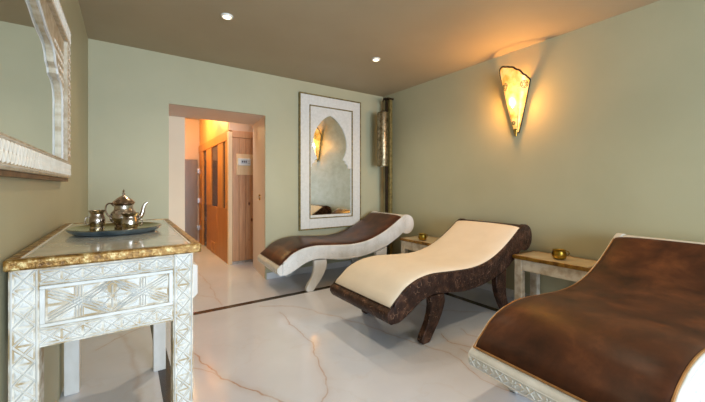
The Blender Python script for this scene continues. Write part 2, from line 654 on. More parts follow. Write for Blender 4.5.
# skirting and the dark inlay set in the floor
struct(B(DX1 + 0.012, XR, YB - 0.018, YB, 0, 0.075).build('baseboard_back', M['base'], bevel=0.003))
struct(B(XL, DX0, YB - 0.018, YB, 0, 0.075).build('baseboard_back_left', M['base'], bevel=0.003))
struct(B(XR - 0.018, XR, YR, YB - 0.018, 0, 0.075).build('baseboard_right', M['base'], bevel=0.003))
SX0, SX1, SY0, SY1 = 0.19, 2.72, -1.4, 3.13
st = MB()
w = 0.034
st.box(SX0 - w, SX1 + w, SY1 - w, SY1 + w, -0.004, 0.0012)
st.box(SX0 - w, SX0 + w, SY0, SY1 - w, -0.004, 0.0012)
st.box(SX1 - w, SX1 + w, SY0, SY1 - w, -0.004, 0.0012)
struct(st.build('trim_3', M['strip']), 'dark brown inlay strip framing the marble floor')

# ------------------------------------------------------------------ downlights
dl0 = None
for i, (dx, dy) in enumerate(DOWN[:2]):
    if dl0 is None:
        dl0 = thing('recessed_downlight', 'lit round ceiling downlight nearest the doorway', 'ceiling light', (dx, dy, H - 0.012), group='recessed ceiling downlights')
        MB().lathe([(0.030, 0.004), (0.033, 0.0), (0.043, 0.0), (0.046, 0.006), (0.046, 0.0125), (0.030, 0.0125)], seg=28, close=False).build('bezel', M['plastic'], dl0)
        MB().lathe([(0, 0.0), (0.030, 0.0), (0.030, 0.008), (0, 0.008)], seg=24, close=False).build('lens', M['downglow'], dl0)
    else:
        c = copy_tree(dl0)
        c.location = (dx, dy, H - 0.012)
        c['label'] = 'lit round ceiling downlight nearest the corner lamp'

# ------------------------------------------------------------------ hall: sauna cabin
FX, FY = 1.195, 4.83
sa = thing('sauna_cabin', 'orange pine sauna cabin seen through the doorway', 'sauna', (FX, FY, 0))


def sb(x0, x1, y0, y1, z0, z1):   # world coordinates -> local of the cabin
    return B(x0 - FX, x1 - FX, y0 - FY, y1 - FY, z0, z1)


YE = YH - 0.002
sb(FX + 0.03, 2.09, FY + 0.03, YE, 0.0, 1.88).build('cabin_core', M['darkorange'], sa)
sb(FX - 0.012, FX + 0.045, FY - 0.012, FY + 0.045, 0, 1.88).build('corner_post', M['palepine'], sa, 0.004)
# vertical tongue-and-groove boards on the end facing the room
x = FX + 0.047
while x < 2.05:
    sb(x, min(x + 0.092, 2.09), FY - 0.004, FY + 0.028, 0.035, 1.80).build('board', M['pine'], sa, 0.003)
    x += 0.095
sb(FX + 0.047, 2.09, FY - 0.010, FY + 0.028, 1.803, 1.90).build('top_rail', M['pine'], sa, 0.003)
sb(FX + 0.047, 2.09, FY - 0.008, FY + 0.028, 0.0, 0.034).build('kick_plate', M['steel'], sa)
bm_ = sb(FX + 0.10, 1.53, FY - 0.024, FY - 0.0045, 1.27, 1.57).build('mounting_board', M['palepine'], sa, 0.003)
# facade along the hall: stiles, rails and lower panels
sb(FX - 0.018, FX + 0.028, FY + 0.046, YE, 1.76, 1.90).build('head_rail', M['orangewood'], sa, 0.004)
for y0, y1 in ((4.955, 5.0), (5.15, 5.47), (5.97, 6.36), (6.73, 7.05)):
    yy0 = y0 if y0 > 5 else FY + 0.046
    sb(FX - 0.012, FX + 0.028, yy0, y1, 0.78 if y0 < 6.5 else 0.0, 1.759).build('stile', M['orangewood'], sa, 0.004)
for y0, y1 in ((5.0, 5.15), (5.47, 5.97)):
    sb(FX + 0.004, FX + 0.012, y0, y1, 0.78, 1.759).build('window_pane', M['smoked'], sa)
for y0, y1 in ((6.40, 6.70),):
    sb(FX + 0.010, FX + 0.028, y0, y1, 0.0, 1.759).build('window_pane', M['smoked'], sa)
for y0, y1 in ((FY + 0.046, 5.53), (5.535, 6.36)):
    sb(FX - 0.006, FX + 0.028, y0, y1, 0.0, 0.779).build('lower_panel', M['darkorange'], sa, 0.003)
vt = MB()
for (a0, a1, b0, b1) in ((5.64, 5.67, 0.03, 0.19), (5.91, 5.94, 0.03, 0.19), (5.67, 5.91, 0.03, 0.055), (5.67, 5.91, 0.165, 0.19)):
    vt.box(-0.016, -0.0065, a0 - FY, a1 - FY, b0, b1)
vt.build('vent_frame', M['orangewood'], sa)
# control box on the boards
cb = thing('sauna_control', 'small white sauna control box mounted on the pine boards', 'control panel', (1.40, FY - 0.0245, 1.455))
B(-0.088, 0.088, -0.03, 0, -0.05, 0.05).build('housing', M['plastic'], cb, 0.006)
sc_ = B(-0.050, 0.040, -0.0325, -0.0302, -0.028, 0.030).build('screen', M['screen'], cb)
sg = MB()
for k in range(3):
    xx = -0.04 + k * 0.026
    sg.box(xx, xx + 0.016, -0.034, -0.0327, -0.010, 0.016)
sg.build('display_digits', M['screendark'], sc_)
for k in range(2):
    B(0.052, 0.070, -0.034, -0.0302, -0.026 + k * 0.03, -0.010 + k * 0.03).build('button', M['steel'], cb)
# amber bulkhead above the cabin
struct(B(FX, 2.09, FY + 0.06, YE, 1.905, 2.418).build('wall_bulkhead', M['gold_wall']))
struct(B(FX + 0.01, 2.09, FY + 0.02, FY + 0.055, 1.905, 2.418).build('trim_4', M['pinkwall']))
# brown panel door at the end of the hall
dr = struct(B(0.86, 1.155, YH - 0.035, YH - 0.003, 0.0, 1.63).build('door_1', M['panelbrown'], bevel=0.004), 'brown panel door at the end of the hall')
for z in (0.294, 0.827, 1.41):
    B(1.150, 1.188, YH - 0.060, YH - 0.0355, z - 0.045, z + 0.045).build('hinge', M['steel'], dr, 0.003)
# switch on the reveal
sw = thing('light_switch', 'small brass switch on the right reveal of the doorway', 'switch', (1.393, 4.10, 0.967), rotz=math.radians(6.5))
B(-0.007, 0.0, -0.024, 0.024, -0.034, 0.034).build('plate', M['brass'], sw, 0.004)
B(-0.013, -0.007, -0.010, 0.010, -0.016, 0.016).build('rocker', M['steel'], sw, 0.002)

# ------------------------------------------------------------------ back wall mirror
MX0, MX1, MZ0, MZ1 = 1.790, 2.740, 0.547, 2.293
mc = (MX0 + MX1) / 2
mr = thing('arched_wall_mirror', 'tall white framed mirror with pointed arch on the back wall', 'mirror', (mc, YB, MZ0))
hw, hh = (MX1 - MX0) / 2, MZ1 - MZ0


def ring(mb, x0, x1, z0, z1, wd, y0, y1):
    mb.box(x0, x0 + wd, y0, y1, z0, z1)
    mb.box(x1 - wd, x1, y0, y1, z0, z1)
    mb.box(x0 + wd, x1 - wd, y0, y1, z0, z0 + wd)
    mb.box(x0 + wd, x1 - wd, y0, y1, z1 - wd, z1)


mb = MB(); ring(mb, -hw, hw, 0, hh, 0.016, -0.040, -0.0005); mb.build('outer_edge', M['bronze'], mr, 0.002)
mb = MB(); ring(mb, -hw + 0.016, hw - 0.016, 0.016, hh - 0.016, 0.124, -0.034, -0.0005); mb.build('frame', M['mirrorwhite'], mr, 0.002)
iw0, iw1, iz0, iz1 = -hw + 0.14, hw - 0.14, 0.14, hh - 0.14
mb = MB(); ring(mb, iw0, iw1, iz0, iz1, 0.014, -0.038, -0.0005); mb.build('inner_edge', M['bronze'], mr, 0.002)
gx0, gx1, gz0, gz1 = iw0 + 0.014, iw1 - 0.014, iz0 + 0.014, iz1 - 0.014
B(gx0, gx1, -0.012, -0.0005, gz0, gz1).build('mirror_glass', M['agedmirror'], mr)
# arch panel: white board with the keyhole cut out
acx = 2.248 - mc
half = [(h0, z0 - MZ0) for h0, z0 in ((0, 2.045), (.05, 2.025), (.10, 1.99), (.142, 1.95), (.19, 1.89), (.225, 1.83), (.25, 1.76), (.26, 1.69), (.255, 1.61), (.235, 1.54), (.205, 1.475),
        (.205, 1.462), (.225, 1.455), (.238, 1.44), (.242, 1.415), (.262, 1.405), (.275, 1.388), (.28, 1.36), (.292, 1.35))]
hs = smooth_curve(half[:11], 4) + half[11:]
ap = MB()
for s in (-1, 1):
    side = gx1 if s > 0 else gx0
    pts = [(acx + s * a, b) for a, b in hs]
    pts = [(min(max(px, gx0), gx1), pz) for px, pz in pts]
    # strips from the curve out to the side
    for (a, b) in zip(pts[:-1], pts[1:]):
        if abs(a[1] - b[1]) < 1e-5:
            continue
        ap.prism([a, b, (side, b[1]), (side, a[1])], -0.024, -0.012)
    ap.prism([(acx, hs[0][1]), (side, hs[0][1]), (side, gz1), (acx, gz1)], -0.024, -0.012)
ap.box(gx0, gx0 + 0.010, -0.024, -0.012, gz0, 1.351 - MZ0)
ap.box(gx1 - 0.010, gx1, -0.024, -0.012, gz0, 1.351 - MZ0)
ap.box(gx0 + 0.010, gx1 - 0.010, -0.024, -0.012, gz0, gz0 + 0.030)
ap.build('arch_panel', M['mirrorwhite'], mr, angle=20)

# ------------------------------------------------------------------ left wall mirror (large, scalloped arch)
LY0, LY1, LZ0, LZ1 = 0.02, 2.31, 1.127, 1.94
lm = thing('carved_wall_mirror', 'white carved mirror with scalloped arch on the left wall above the console', 'mirror', (XL, (LY0 + LY1) / 2, LZ0))
lc = (LY0 + LY1) / 2
lw, lh = (LY1 - LY0) / 2, LZ1 - LZ0


def yring(mb, y0, y1, z0, z1, wd, x0, x1):
    mb.box(x0, x1, y0, y0 + wd, z0, z1)
    mb.box(x0, x1, y1 - wd, y1, z0, z1)
    mb.box(x0, x1, y0 + wd, y1 - wd, z0, z0 + wd)
    mb.box(x0, x1, y0 + wd, y1 - wd, z1 - wd, z1)


mb = MB(); yring(mb, -lw, lw, 0, lh, 0.016, 0.0005, 0.030); mb.build('outer_edge', M['brownedge'], lm, 0.002)
mb = MB(); yring(mb, -lw + 0.016, lw - 0.016, 0.016, lh - 0.016, 0.088, 0.0005, 0.040); fr = mb.build('frame', M['carvedbeige'], lm, 0.003)
B(0.0005, 0.012, -lw + 0.104, lw - 0.104, 0.104, lh - 0.104).build('mirror_glass', M['mirror'], lm)
# scalloped spandrels left and right
yo = lw - 0.104                     # inner side of the frame
zt = lh - 0.104
arch = [(2.130, 1.235), (2.130, 1.52), (2.118, 1.555), (2.090, 1.585), (2.050, 1.600), (2.010, 1.604), (1.985, 1.612), (1.975, 1.632),
        (1.955, 1.640), (1.935, 1.648), (1.918, 1.675), (1.885, 1.700), (1.83, 1.712), (1.77, 1.716), (1.72, 1.724), (1.65, 1.745), (1.56, 1.765), (1.46, 1.775), (1.36, 1.788), (1.25, 1.806), (1.165, 1.826)]
sp = MB()
edge = MB()
for s in (-1, 1):
    pts = [(s * (a - lc), b - LZ0) for a, b in arch]
    side = s * yo
    sp.prism([(pts[0][0], pts[0][1] - 0.004), (pts[1][0], pts[1][1]), (side, pts[1][1]), (side, pts[0][1] - 0.004)], 0.012, 0.024, 'x')
    outline = pts[1:] + [(0, zt), (side, zt), (side, pts[1][1])]
    sp.prism(outline, 0.012, 0.024, 'x')
    for k, off_ in ((0, 0.0), (1, 0.014)):
        path = [(0.024 + 0.004 * (1 - k), p[0] + s * off_, p[1]) for p in pts]
        edge.tube(path, 0.0045, 6)
sp.build('spandrel', M['carvedbeige'], lm)
edge.build('arch_moulding', M['ridge'], lm)
# carved lattice on the frame face and in the spandrels
cv = MB()
N_ = (1, 0, 0)
y = -lw + 0.03
while y < lw - 0.03:
    for zc in (0.060, lh - 0.060):
        cv.ridge((0.040, y, zc - 0.028), (0.040, y + 0.036, zc + 0.028), N_, 0.006, 0.005)
        cv.ridge((0.040, y, zc + 0.028), (0.040, y + 0.036, zc - 0.028), N_, 0.006, 0.005)
        cv.petal((0.040, y + 0.018, zc + 0.018), (0, 1, 0), (0, 0, 1), N_, 0.008, 0.006, 0.004)
        cv.petal((0.040, y + 0.018, zc - 0.018), (0, 1, 0), (0, 0, 1), N_, 0.008, 0.006, 0.004)
    y += 0.036
for zc in (0.026, 0.094, lh - 0.026, lh - 0.094):
    cv.ridge((0.040, -lw + 0.02, zc), (0.040, lw - 0.02, zc), N_, 0.006, 0.004)
for s in (-1, 1):
    for k in range(14):
        zz = 0.13 + k * 0.045
        if zz > lh - 0.13:
            break
        cv.ridge((0.040, s * (lw - 0.03), zz), (0.040, s * (lw - 0.09), zz + 0.03), N_, 0.005, 0.004)
        cv.ridge((0.040, s * (lw - 0.09), zz), (0.040, s * (lw - 0.03), zz + 0.03), N_, 0.005, 0.004)
    for i in range(6):
        for j in range(13):
            yy, zz = yo - 0.03 - i * 0.045, 0.14 + j * 0.04
            lim = 2.13 - lc + 0.03 if zz < 0.47 else (2.03 - lc if zz < 0.55 else (1.95 - lc if zz < 0.60 else 1.62 - lc))
            if yy > lim and zz < zt - 0.02:
                cv.petal((0.024, s * yy, zz), (0, 0.7, 0.7), (0, -0.7, 0.7), N_, 0.016, 0.006, 0.005)
                cv.petal((0.024, s * yy, zz), (0, 0.7, -0.7), (0, 0.7, 0.7), N_, 0.016, 0.006, 0.005)
cv.build('carving', M['beigeridge'], lm)

# ------------------------------------------------------------------ wall sconce
SC = thing('wall_sconce', 'glowing gilt mesh wall sconce shaped like a tapering cone', 'wall lamp', (XR, SCY, 1.604))


def rim(ph):      # ph from -90 (near side, right in the picture) to +90 (far side)
    tab = [(-90, 0.515), (-75, 0.53), (-55, 0.555), (-30, 0.605), (-8, 0.640), (10, 0.655), (28, 0.672), (45, 0.668), (65, 0.62), (82, 0.545), (90, 0.50)]
    for (a, b), (c, d) in zip(tab[:-1], tab[1:]):
        if a <= ph <= c:
            s = (ph - a) / (c - a)
            s = s * s * (3 - 2 * s)
            return b + (d - b) * s
    return tab[-1][1]


def scp(ph, z):
    q = max(z, 0) / 0.60
    wd = 0.012 + 0.135 * q ** 0.85
    dp = 0.014 + 0.115 * q ** 0.8
    a = math.radians(ph)
    return (-dp * math.cos(a) - 0.004, wd * math.sin(a), z)


sh = MB()
phs = [-90 + 180 * k / 36 for k in range(37)]
rows = []
for j in range(19):
    rows.append([sh.bm.verts.new(scp(ph, 0.03 + (rim(ph) - 0.03) * j / 18)) for ph in phs])
for a, b in zip(rows[:-1], rows[1:]):
    for k in range(36):
        sh.face([a[k], a[k + 1], b[k + 1], b[k]])
sh.build('shade', M['shade'], SC)
fb = MB()
fb.tube([scp(ph, rim(ph)) for ph in phs], 0.0085, 8)
for ph in (-90, 90):
    fb.tube([scp(ph, 0.02 + (rim(ph) - 0.02) * k / 12) for k in range(13)], 0.0065, 8)
fb.tube([scp(-38, 0.03 + 0.22 * k / 8) for k in range(9)], 0.0022, 6)
fb.tube([scp(38, 0.03 + 0.22 * k / 8) for k in range(9)], 0.0022, 6)
fb.build('rim_wire', M['darkmetal'], SC)
fi = MB()
fi.lathe([(0, -0.012), (0.010, -0.008), (0.013, 0.004), (0.011, 0.020), (0.016, 0.034), (0.020, 0.060), (0.014, 0.072), (0, 0.074)], c=(-0.020, 0, 0), seg=14)
fi.build('finial', M['brass'], SC)
for ph, z in ((28, 0.475), (-58, 0.47), (5, 0.12)):
    p = Vector(scp(ph, z))
    p2 = Vector(scp(ph + 2, z)); p3 = Vector(scp(ph, z + 0.01))
    n = (p2 - p).cross(p3 - p).normalized()
    if n.x > 0:
        n = -n
    u = n.orthogonal().normalized(); v_ = n.cross(u)
    R0 = 0.034 if z > 0.3 else 0.018
    md = MB()
    for r in (R0, R0 * 0.55):
        md.tube([p + n * 0.004 + u * (r * math.cos(2 * PI * k / 20)) + v_ * (r * math.sin(2 * PI * k / 20)) for k in range(20)], 0.003, 6, True)
    for k in range(6):
        a = 2 * PI * k / 6
        md.petal(p + n * 0.003 + (u * math.cos(a) + v_ * math.sin(a)) * R0 * 0.78, u * math.cos(a) + v_ * math.sin(a), v_ * math.cos(a) - u * math.sin(a), n, R0 * 0.2, R0 * 0.12, 0.003)
    md.build('medallion', M['bronze'], SC)
MB().lathe([(0, -0.03), (0.016, -0.022), (0.022, 0), (0.016, 0.020), (0.008, 0.034), (0, 0.036)], c=(-0.062, 0, 0.285), seg=14).build('bulb', M['bulb'], SC)
B(-0.006, -0.0005, -0.02, 0.02, 0.16, 0.30).build('wall_plate', M['brass'], SC)
MB().tube([(-0.006, 0, 0.24), (-0.04, 0, 0.235), (-0.062, 0, 0.243), (-0.062, 0, 0.258)], 0.006, 8).build('bulb_arm', M['brass'], SC)

# ------------------------------------------------------------------ corner lamp
cl_ = thing('corner_floor_lamp', 'tall bronze pole lamp with hanging pierced metal cylinder in the back corner', 'floor lamp', (3.10, 3.60, 0))
B(-0.018, 0.030, -0.045, 0.0, 0.02, 2.335).build('pole', M['bronze'], cl_, 0.004)
B(-0.040, 0.004, 0.0005, 0.040, 0.02, 2.335).build('rear_pole', M['darkmetal'], cl_, 0.004)
MB().lathe([(0, 0), (0.11, 0), (0.112, 0.012), (0.10, 0.02), (0, 0.02)], c=(-0.04, 0, 0), seg=28).build('base', M['darkmetal'], cl_)
ar = MB()
ar.box(-0.06, 0.045, -0.050, 0.044, 2.336, 2.360)
ar.tube([(-0.04, 0, 2.345), (-0.08, -0.02, 2.352), (-0.13, -0.04, 2.33), (-0.145, -0.04, 2.29)], 0.009, 8)
ar.build('arm', M['darkmetal'], cl_)
hx, hy = -0.145, -0.04
MB().tube([(hx, hy, 2.29), (hx, hy, 2.16)], 0.004, 6).build('hanging_rod', M['darkmetal'], cl_)
sh = MB()
sh.lathe([(0.0, 2.165), (0.02, 2.165), (0.045, 2.145), (0.074, 2.135), (0.077, 2.12), (0.077, 1.40), (0.074, 1.385), (0.070, 1.385), (0.070, 2.11), (0, 2.12)], c=(hx, hy, 0), seg=36, close=False)
cs = sh.build('shade', M['pierced'], cl_)
for z in (2.115, 1.76, 1.395):
    MB().tube([(hx + 0.079 * math.cos(2 * PI * k / 32), hy + 0.079 * math.sin(2 * PI * k / 32), z) for k in range(32)], 0.0035, 6, True).build('band', M['bronze'], cs)

# ------------------------------------------------------------------ loungers
LW, UC = 0.725, 0.86           # width, and the u of the empty
TOP = [(-0.012, 0.300), (0.02, 0.332), (0.06, 0.362), (0.12, 0.410), (0.20, 0.446), (0.28, 0.466), (0.40, 0.476), (0.55, 0.467), (0.70, 0.458), (0.82, 0.454),
       (0.95, 0.462), (1.08, 0.487), (1.20, 0.528), (1.32, 0.583), (1.44, 0.652), (1.54, 0.716)]
SCROLL = [(1.60, 0.748), (1.655, 0.748), (1.715, 0.715), (1.742, 0.655), (1.738, 0.590), (1.705, 0.540), (1.655, 0.514), (1.60, 0.516), (1.565, 0.530)]
BOT = [(1.54, 0.512), (1.48, 0.472), (1.40, 0.430), (1.32, 0.390), (1.14, 0.335), (0.95, 0.300), (0.75, 0.292), (0.60, 0.308), (0.48, 0.327), (0.38, 0.331), (0.27, 0.306), (0.16, 0.247), (0.07, 0.208), (0.015, 0.208)]
FOOT = [(-0.020, 0.222), (-0.036, 0.250), (-0.034, 0.280)]
topc = smooth_curve(TOP, 4)


def T(u):
    if u <= topc[0][0]:
        return topc[0][1]
    for (a, b), (c, d) in zip(topc[:-1], topc[1:]):
        if u <= c:
            return b + (d - b) * (u - a) / (c - a)
    # beyond the cushion the scroll takes over
    return topc[-1][1] + (u - topc[-1][0]) * 0.45


def Bt(u):
    pts = sorted(BOT)
    if u <= pts[0][0]:
        return pts[0][1]
    for (a, b), (c, d) in zip(pts[:-1], pts[1:]):
        if u <= c:
            return b + (d - b) * (u - a) / (c - a)
    return pts[-1][1]


def sh_u(pts):
    return [(a - UC, b) for a, b in pts]


outline = [(0.0205, 0.30)] + [p for p in smooth_curve(TOP + SCROLL, 3) if p[0] > 0.0205 or p[1] > 0.5] + [p for p in smooth_curve(BOT, 3) if p[0] > 0.0205] + [(0.0205, 0.208)]
FLEG = [(0.512, 0.322), (0.521, 0.265), (0.505, 0.215), (0.484, 0.170), (0.452, 0.120), (0.418, 0.078), (0.388, 0.040), (0.366, 0.012), (0.350, 0.0), (0.296, 0.0),
        (0.280, 0.012), (0.278, 0.034), (0.296, 0.072), (0.322, 0.110), (0.345, 0.150), (0.362, 0.200), (0.370, 0.250), (0.366, 0.322)]
RLEG = [(1.165, 0.332), (1.172, 0.264), (1.186, 0.205), (1.208, 0.150), (1.240, 0.095), (1.272, 0.045), (1.298, 0.0), (1.372, 0.0), (1.374, 0.022), (1.358, 0.062), (1.336, 0.108),
        (1.322, 0.160), (1.315, 0.224), (1.318, 0.290), (1.322, 0.382)]


def lounger(name, label, ox, oy, phi, frame_m, cush_m, trim_m, carved, leg_m=None, trim_r=0.0035):
    e = Vector((math.cos(phi), math.sin(phi)))
    n = Vector((-e.y, e.x))
    c = Vector((ox, oy)) + e * UC + n * (LW / 2)
    t = thing(name, label, 'lounger', (c.x, c.y, 0), phi)
    h = LW / 2
    th = 0.045
    sides = []
    for s in (-1, 1):
        a0, a1 = (-h, -h + th) if s < 0 else (h - th, h)
        sides.append(MB().prism(sh_u(outline), a0, a1).build('side_rail', frame_m, t, 0.006))
    # foot board, head roll, underside
    MB().prism(sh_u([(-0.034, 0.280), (-0.036, 0.250), (-0.020, 0.222), (-0.004, 0.208), (0.020, 0.208), (0.020, 0.322), (0.008, 0.318), (-0.012, 0.302), (-0.026, 0.292)]), -h, h).build('foot_board', frame_m, t, 0.004)
    rp = [(1.63 + 0.107 * math.cos(a), 0.631 + 0.114 * math.sin(a)) for a in [2 * PI * k / 36 for k in range(36)]]
    MB().prism(sh_u(rp), -h + th + 0.0005, h - th - 0.0005).build('head_roll', frame_m, t)
    us = [0.030 + (1.56 - 0.030) * k / 30 for k in range(31)]
    pn = [(u, T(u) - 0.012) for u in us] + [(u, max(Bt(u) + 0.02, T(u) - 0.09)) for u in reversed(us)]
    MB().prism(sh_u(pn), -h + th + 0.0005, h - th - 0.0005).build('deck', frame_m, t)
    lm_ = leg_m or frame_m
    for pts in (FLEG, RLEG):
        for s in (-1, 1):
            a0, a1 = (-h + 0.003, -h + 0.052) if s < 0 else (h - 0.052, h - 0.003)
            MB().prism(sh_u(pts), a0, a1).build('leg', lm_, t, 0.006)
    # cushion
    cu = MB()
    nu, nv = 64, 14
    u0, u1 = -0.004, 1.572
    m_in = 0.012
    def cz(u, v):
        q = abs(v) / (h - m_in)
        ev = (1 - q ** 7) ** 0.5 if q < 1 else 0
        du = min(u - u0, u1 - u) / 0.04
        eu = (1 - (1 - min(du, 1)) ** 2.0) ** 0.5 if du > 0 else 0
        return (T(u) if u < 1.54 else 0.716 + (u - 1.54) * 0.40) - 0.002 + 0.024 * ev * eu + 0.006 * (1 - q * q) * eu
    grid = []
    for i in range(nu + 1):
        a = i / nu
        u = u0 + (u1 - u0) * (a if 0.08 < a < 0.92 else a)
        row = []
        for j in range(nv + 1):
            b = math.sin((j / nv - 0.5) * PI)
            v = b * (h - m_in)
            row.append(cu.bm.verts.new((u - UC, v, cz(u, v))))
        grid.append(row)
    low = [[cu.bm.verts.new((v.co.x, v.co.y, v.co.z - 0.012 if False else (T(v.co.x + UC) if v.co.x + UC < 1.54 else 0.70) - 0.010)) for v in row] for row in (grid[0], grid[-1])]
    for a, b in zip(grid[:-1], grid[1:]):
        for j in range(nv):
            cu.face([a[j], a[j + 1], b[j + 1], b[j]])
    for row, lo_ in ((grid[0], low[0]), (grid[-1], low[1])):
        for j in range(nv):
            cu.face([row[j], row[j + 1], lo_[j + 1], lo_[j]])
    cu.build('cushion', cush_m, t, angle=60)
    # piping around the cushion
    tr = MB()
    for s in (-1, 1):
        tr.tube([(u - UC, s * (h - m_in - 0.001), T(u) + 0.0015) for u in [0.0 + 1.54 * k / 44 for k in range(45)]], trim_r, 6)
    tr.tube([(-0.006 - UC, -h + m_in, T(0) + 0.001), (-0.006 - UC, h - m_in, T(0) + 0.001)], trim_r, 6)
    tr.build('piping', trim_m, t)
    if carved:
        for s, rail in zip((-1, 1), sides):
            cvm = MB()
            nrm = (0, s, 0)
            yv = s * h
            u = 0.03
            k = 0
            prev = None
            while u < 1.50:
                zt_, zb_ = T(u), Bt(u)
                mid = (zt_ + zb_) / 2
                hgt = (zt_ - zb_)
                du_ = 0.03
                sl = ((T(u + du_) + Bt(u + du_)) / 2 - mid) / du_
                ax = Vector((1, 0, sl)).normalized()
                bx = Vector((-sl, 0, 1)).normalized()
                r = min(0.026, hgt * 0.22)
                p = Vector((u - UC, yv, mid))
                if k % 2 == 0:
                    for q in range(6):
                        an = PI * q / 3
                        d1 = ax * math.cos(an) + bx * math.sin(an)
                        d2 = bx * math.cos(an) - ax * math.sin(an)
                        cvm.petal(p + d1 * r * 0.62, d1, d2, nrm, r * 0.45, r * 0.2, 0.0035)
                else:
                    for sg_ in (-1, 1):
                        d1 = (ax * 0.75 + bx * 0.66 * sg_)
                        d2 = (bx * 0.75 - ax * 0.66 * sg_)
                        cvm.petal(p + bx * sg_ * r * 0.45, d1, d2, nrm, r * 0.85, r * 0.22, 0.0035)
                for off_, ww in ((hgt / 2 - 0.016, 0.004), (-hgt / 2 + 0.016, 0.004)):
                    pt = Vector((u - UC, yv, mid + off_))
                    un = u + 0.0502
                    m2_ = (T(un) + Bt(un)) / 2
                    h2 = T(un) - Bt(un)
                    pt2 = Vector((un - UC, yv, m2_ + (h2 / 2 - 0.016 if off_ > 0 else -h2 / 2 + 0.016)))
                    cvm.ridge(pt, pt2, nrm, ww, 0.0022)
                u += 0.050
                k += 1
            # spiral on the scroll
            cpos = (1.635 - UC, yv, 0.63)
            sp_ = [(cpos[0] + (0.085 - 0.0105 * a) * math.cos(a * 0.9 + 1.2), yv, cpos[2] + (0.085 - 0.0105 * a) * math.sin(a * 0.9 + 1.2)) for a in [x_ * 0.35 for x_ in range(22)]]
            for a, b in zip(sp_[:-1], sp_[1:]):
                cvm.ridge(a, b, nrm, 0.006, 0.003)
            cvm.build('carving', M['ridge'], rail)
        # carved foot board: scroll, cross and leaf relief
        fc = MB()
        nrm = Vector((-0.999, 0, 0.0))
        xf = -0.0355 - UC
        vv = -h + 0.03
        k = 0
        zc = 0.256
        while vv < h - 0.03:
            p = Vector((xf, vv + 0.018, zc))
            if k % 4 == 0:
                for q in range(6):
                    an = PI * q / 3
                    d1 = Vector((0, math.cos(an), math.sin(an)))
                    d2 = Vector((0, -math.sin(an), math.cos(an)))
                    fc.petal(p + d1 * 0.010, d1, d2, nrm, 0.009, 0.004, 0.005)
            elif k % 4 == 2:
                fc.ridge((xf, vv, zc - 0.018), (xf, vv + 0.036, zc + 0.018), nrm, 0.006, 0.004)
                fc.ridge((xf, vv, zc + 0.018), (xf, vv + 0.036, zc - 0.018), nrm, 0.006, 0.004)
            else:
                for sg_ in (-1, 1):
                    fc.petal(p + Vector((0, 0, 0.008 * sg_)), Vector((0, 0.8, 0.6 * sg_)), Vector((0, -0.6 * sg_, 0.8)), nrm, 0.018, 0.005, 0.005)
            vv += 0.036
            k += 1
        fc.ridge((xf, -h + 0.02, zc + 0.024), (xf, h - 0.02, zc + 0.024), nrm, 0.004, 0.003)
        fc.ridge((xf, -h + 0.02, zc - 0.024), (xf, h - 0.02, zc - 0.024), nrm, 0.004, 0.003)
        fbo = [o for o in t.children if o.name.startswith('foot_board')][0]
        fc.build('carving', M['ridge'], fbo)
    return t


lounger('chaise_lounge', 'white carved lounger with brown leather pad under the arched mirror', 1.266, 3.112, -0.060,
        M['whitewash'], M['leather2'], M['brownpiping'], True)
lounger('chaise_lounge', 'dark leather-clad lounger with a cream fabric pad', 1.410, 1.609, -0.001,
        M['tooled'], M['cream_fabric'], M['tooled'], False)
lounger('chaise_lounge', 'white carved lounger with dark brown leather pad nearest in the right foreground', 1.375, 0.291, -0.057,
        M['whitewash'], M['leather'], M['piping'], True, trim_r=0.005)


# ------------------------------------------------------------------ side tables
def side_table(label, x0, x1, y0, y1, zt):
    cx_, cy_ = (x0 + x1) / 2, (y0 + y1) / 2
    a, b = (x1 - x0) / 2, (y1 - y0) / 2
    t = thing('side_table', label, 'side table', (cx_, cy_, 0), group='whitewashed side tables between the loungers')
    lw_ = 0.062
    ins = 0.012
    for sx in (-1, 1):
        for sy in (-1, 1):
            xa, xb = sorted((sx * (a - ins), sx * (a - ins - lw_)))
            ya, yb = sorted((sy * (b - ins), sy * (b - ins - lw_)))
            B(xa, xb, ya, yb, 0, zt - 0.030).build('leg', M['tablewash'], t, 0.004)
    for sx in (-1, 1):
        xa, xb = sorted((sx * (a - ins - 0.004), sx * (a - ins - 0.026)))
        B(xa, xb, -b + ins + lw_, b - ins - lw_, zt - 0.125, zt - 0.0305).build('apron', M['tablewash'], t, 0.003)
    for sy in (-1, 1):
        ya, yb = sorted((sy * (b - ins - 0.004), sy * (b - ins - 0.026)))
        B(-a + ins + lw_, a - ins - lw_, ya, yb, zt - 0.125, zt - 0.0305).build('apron', M['tablewash'], t, 0.003)
    mb = MB()
    wd = 0.020
    mb.box(-a, -a + wd, -b, b, zt - 0.030, zt)
    mb.box(a - wd, a, -b, b, zt - 0.030, zt)
    mb.box(-a + wd, a - wd, -b, -b + wd, zt - 0.030, zt)
    mb.box(-a + wd, a - wd, b - wd, b, zt - 0.030, zt)
    mb.build('gold_border', M['peelgold'], t, 0.003)
    B(-a + wd, a - wd, -b + wd, b - wd, zt - 0.028, zt - 0.001).build('table_top', M['tabletop2'], t)
    return t


M['tabletop2'] = simple('cream_table_top', (206, 186, 148), (222, 204, 170), 8, 0.14, coat=0.5)
side_table('whitewashed side table between the cream lounger and the mirror lounger', 2.740, 3.145, 2.36, 2.985, 0.479)
side_table('whitewashed side table between the cream lounger and the foreground lounger', 2.800, 3.150, 1.010, 1.600, 0.502)


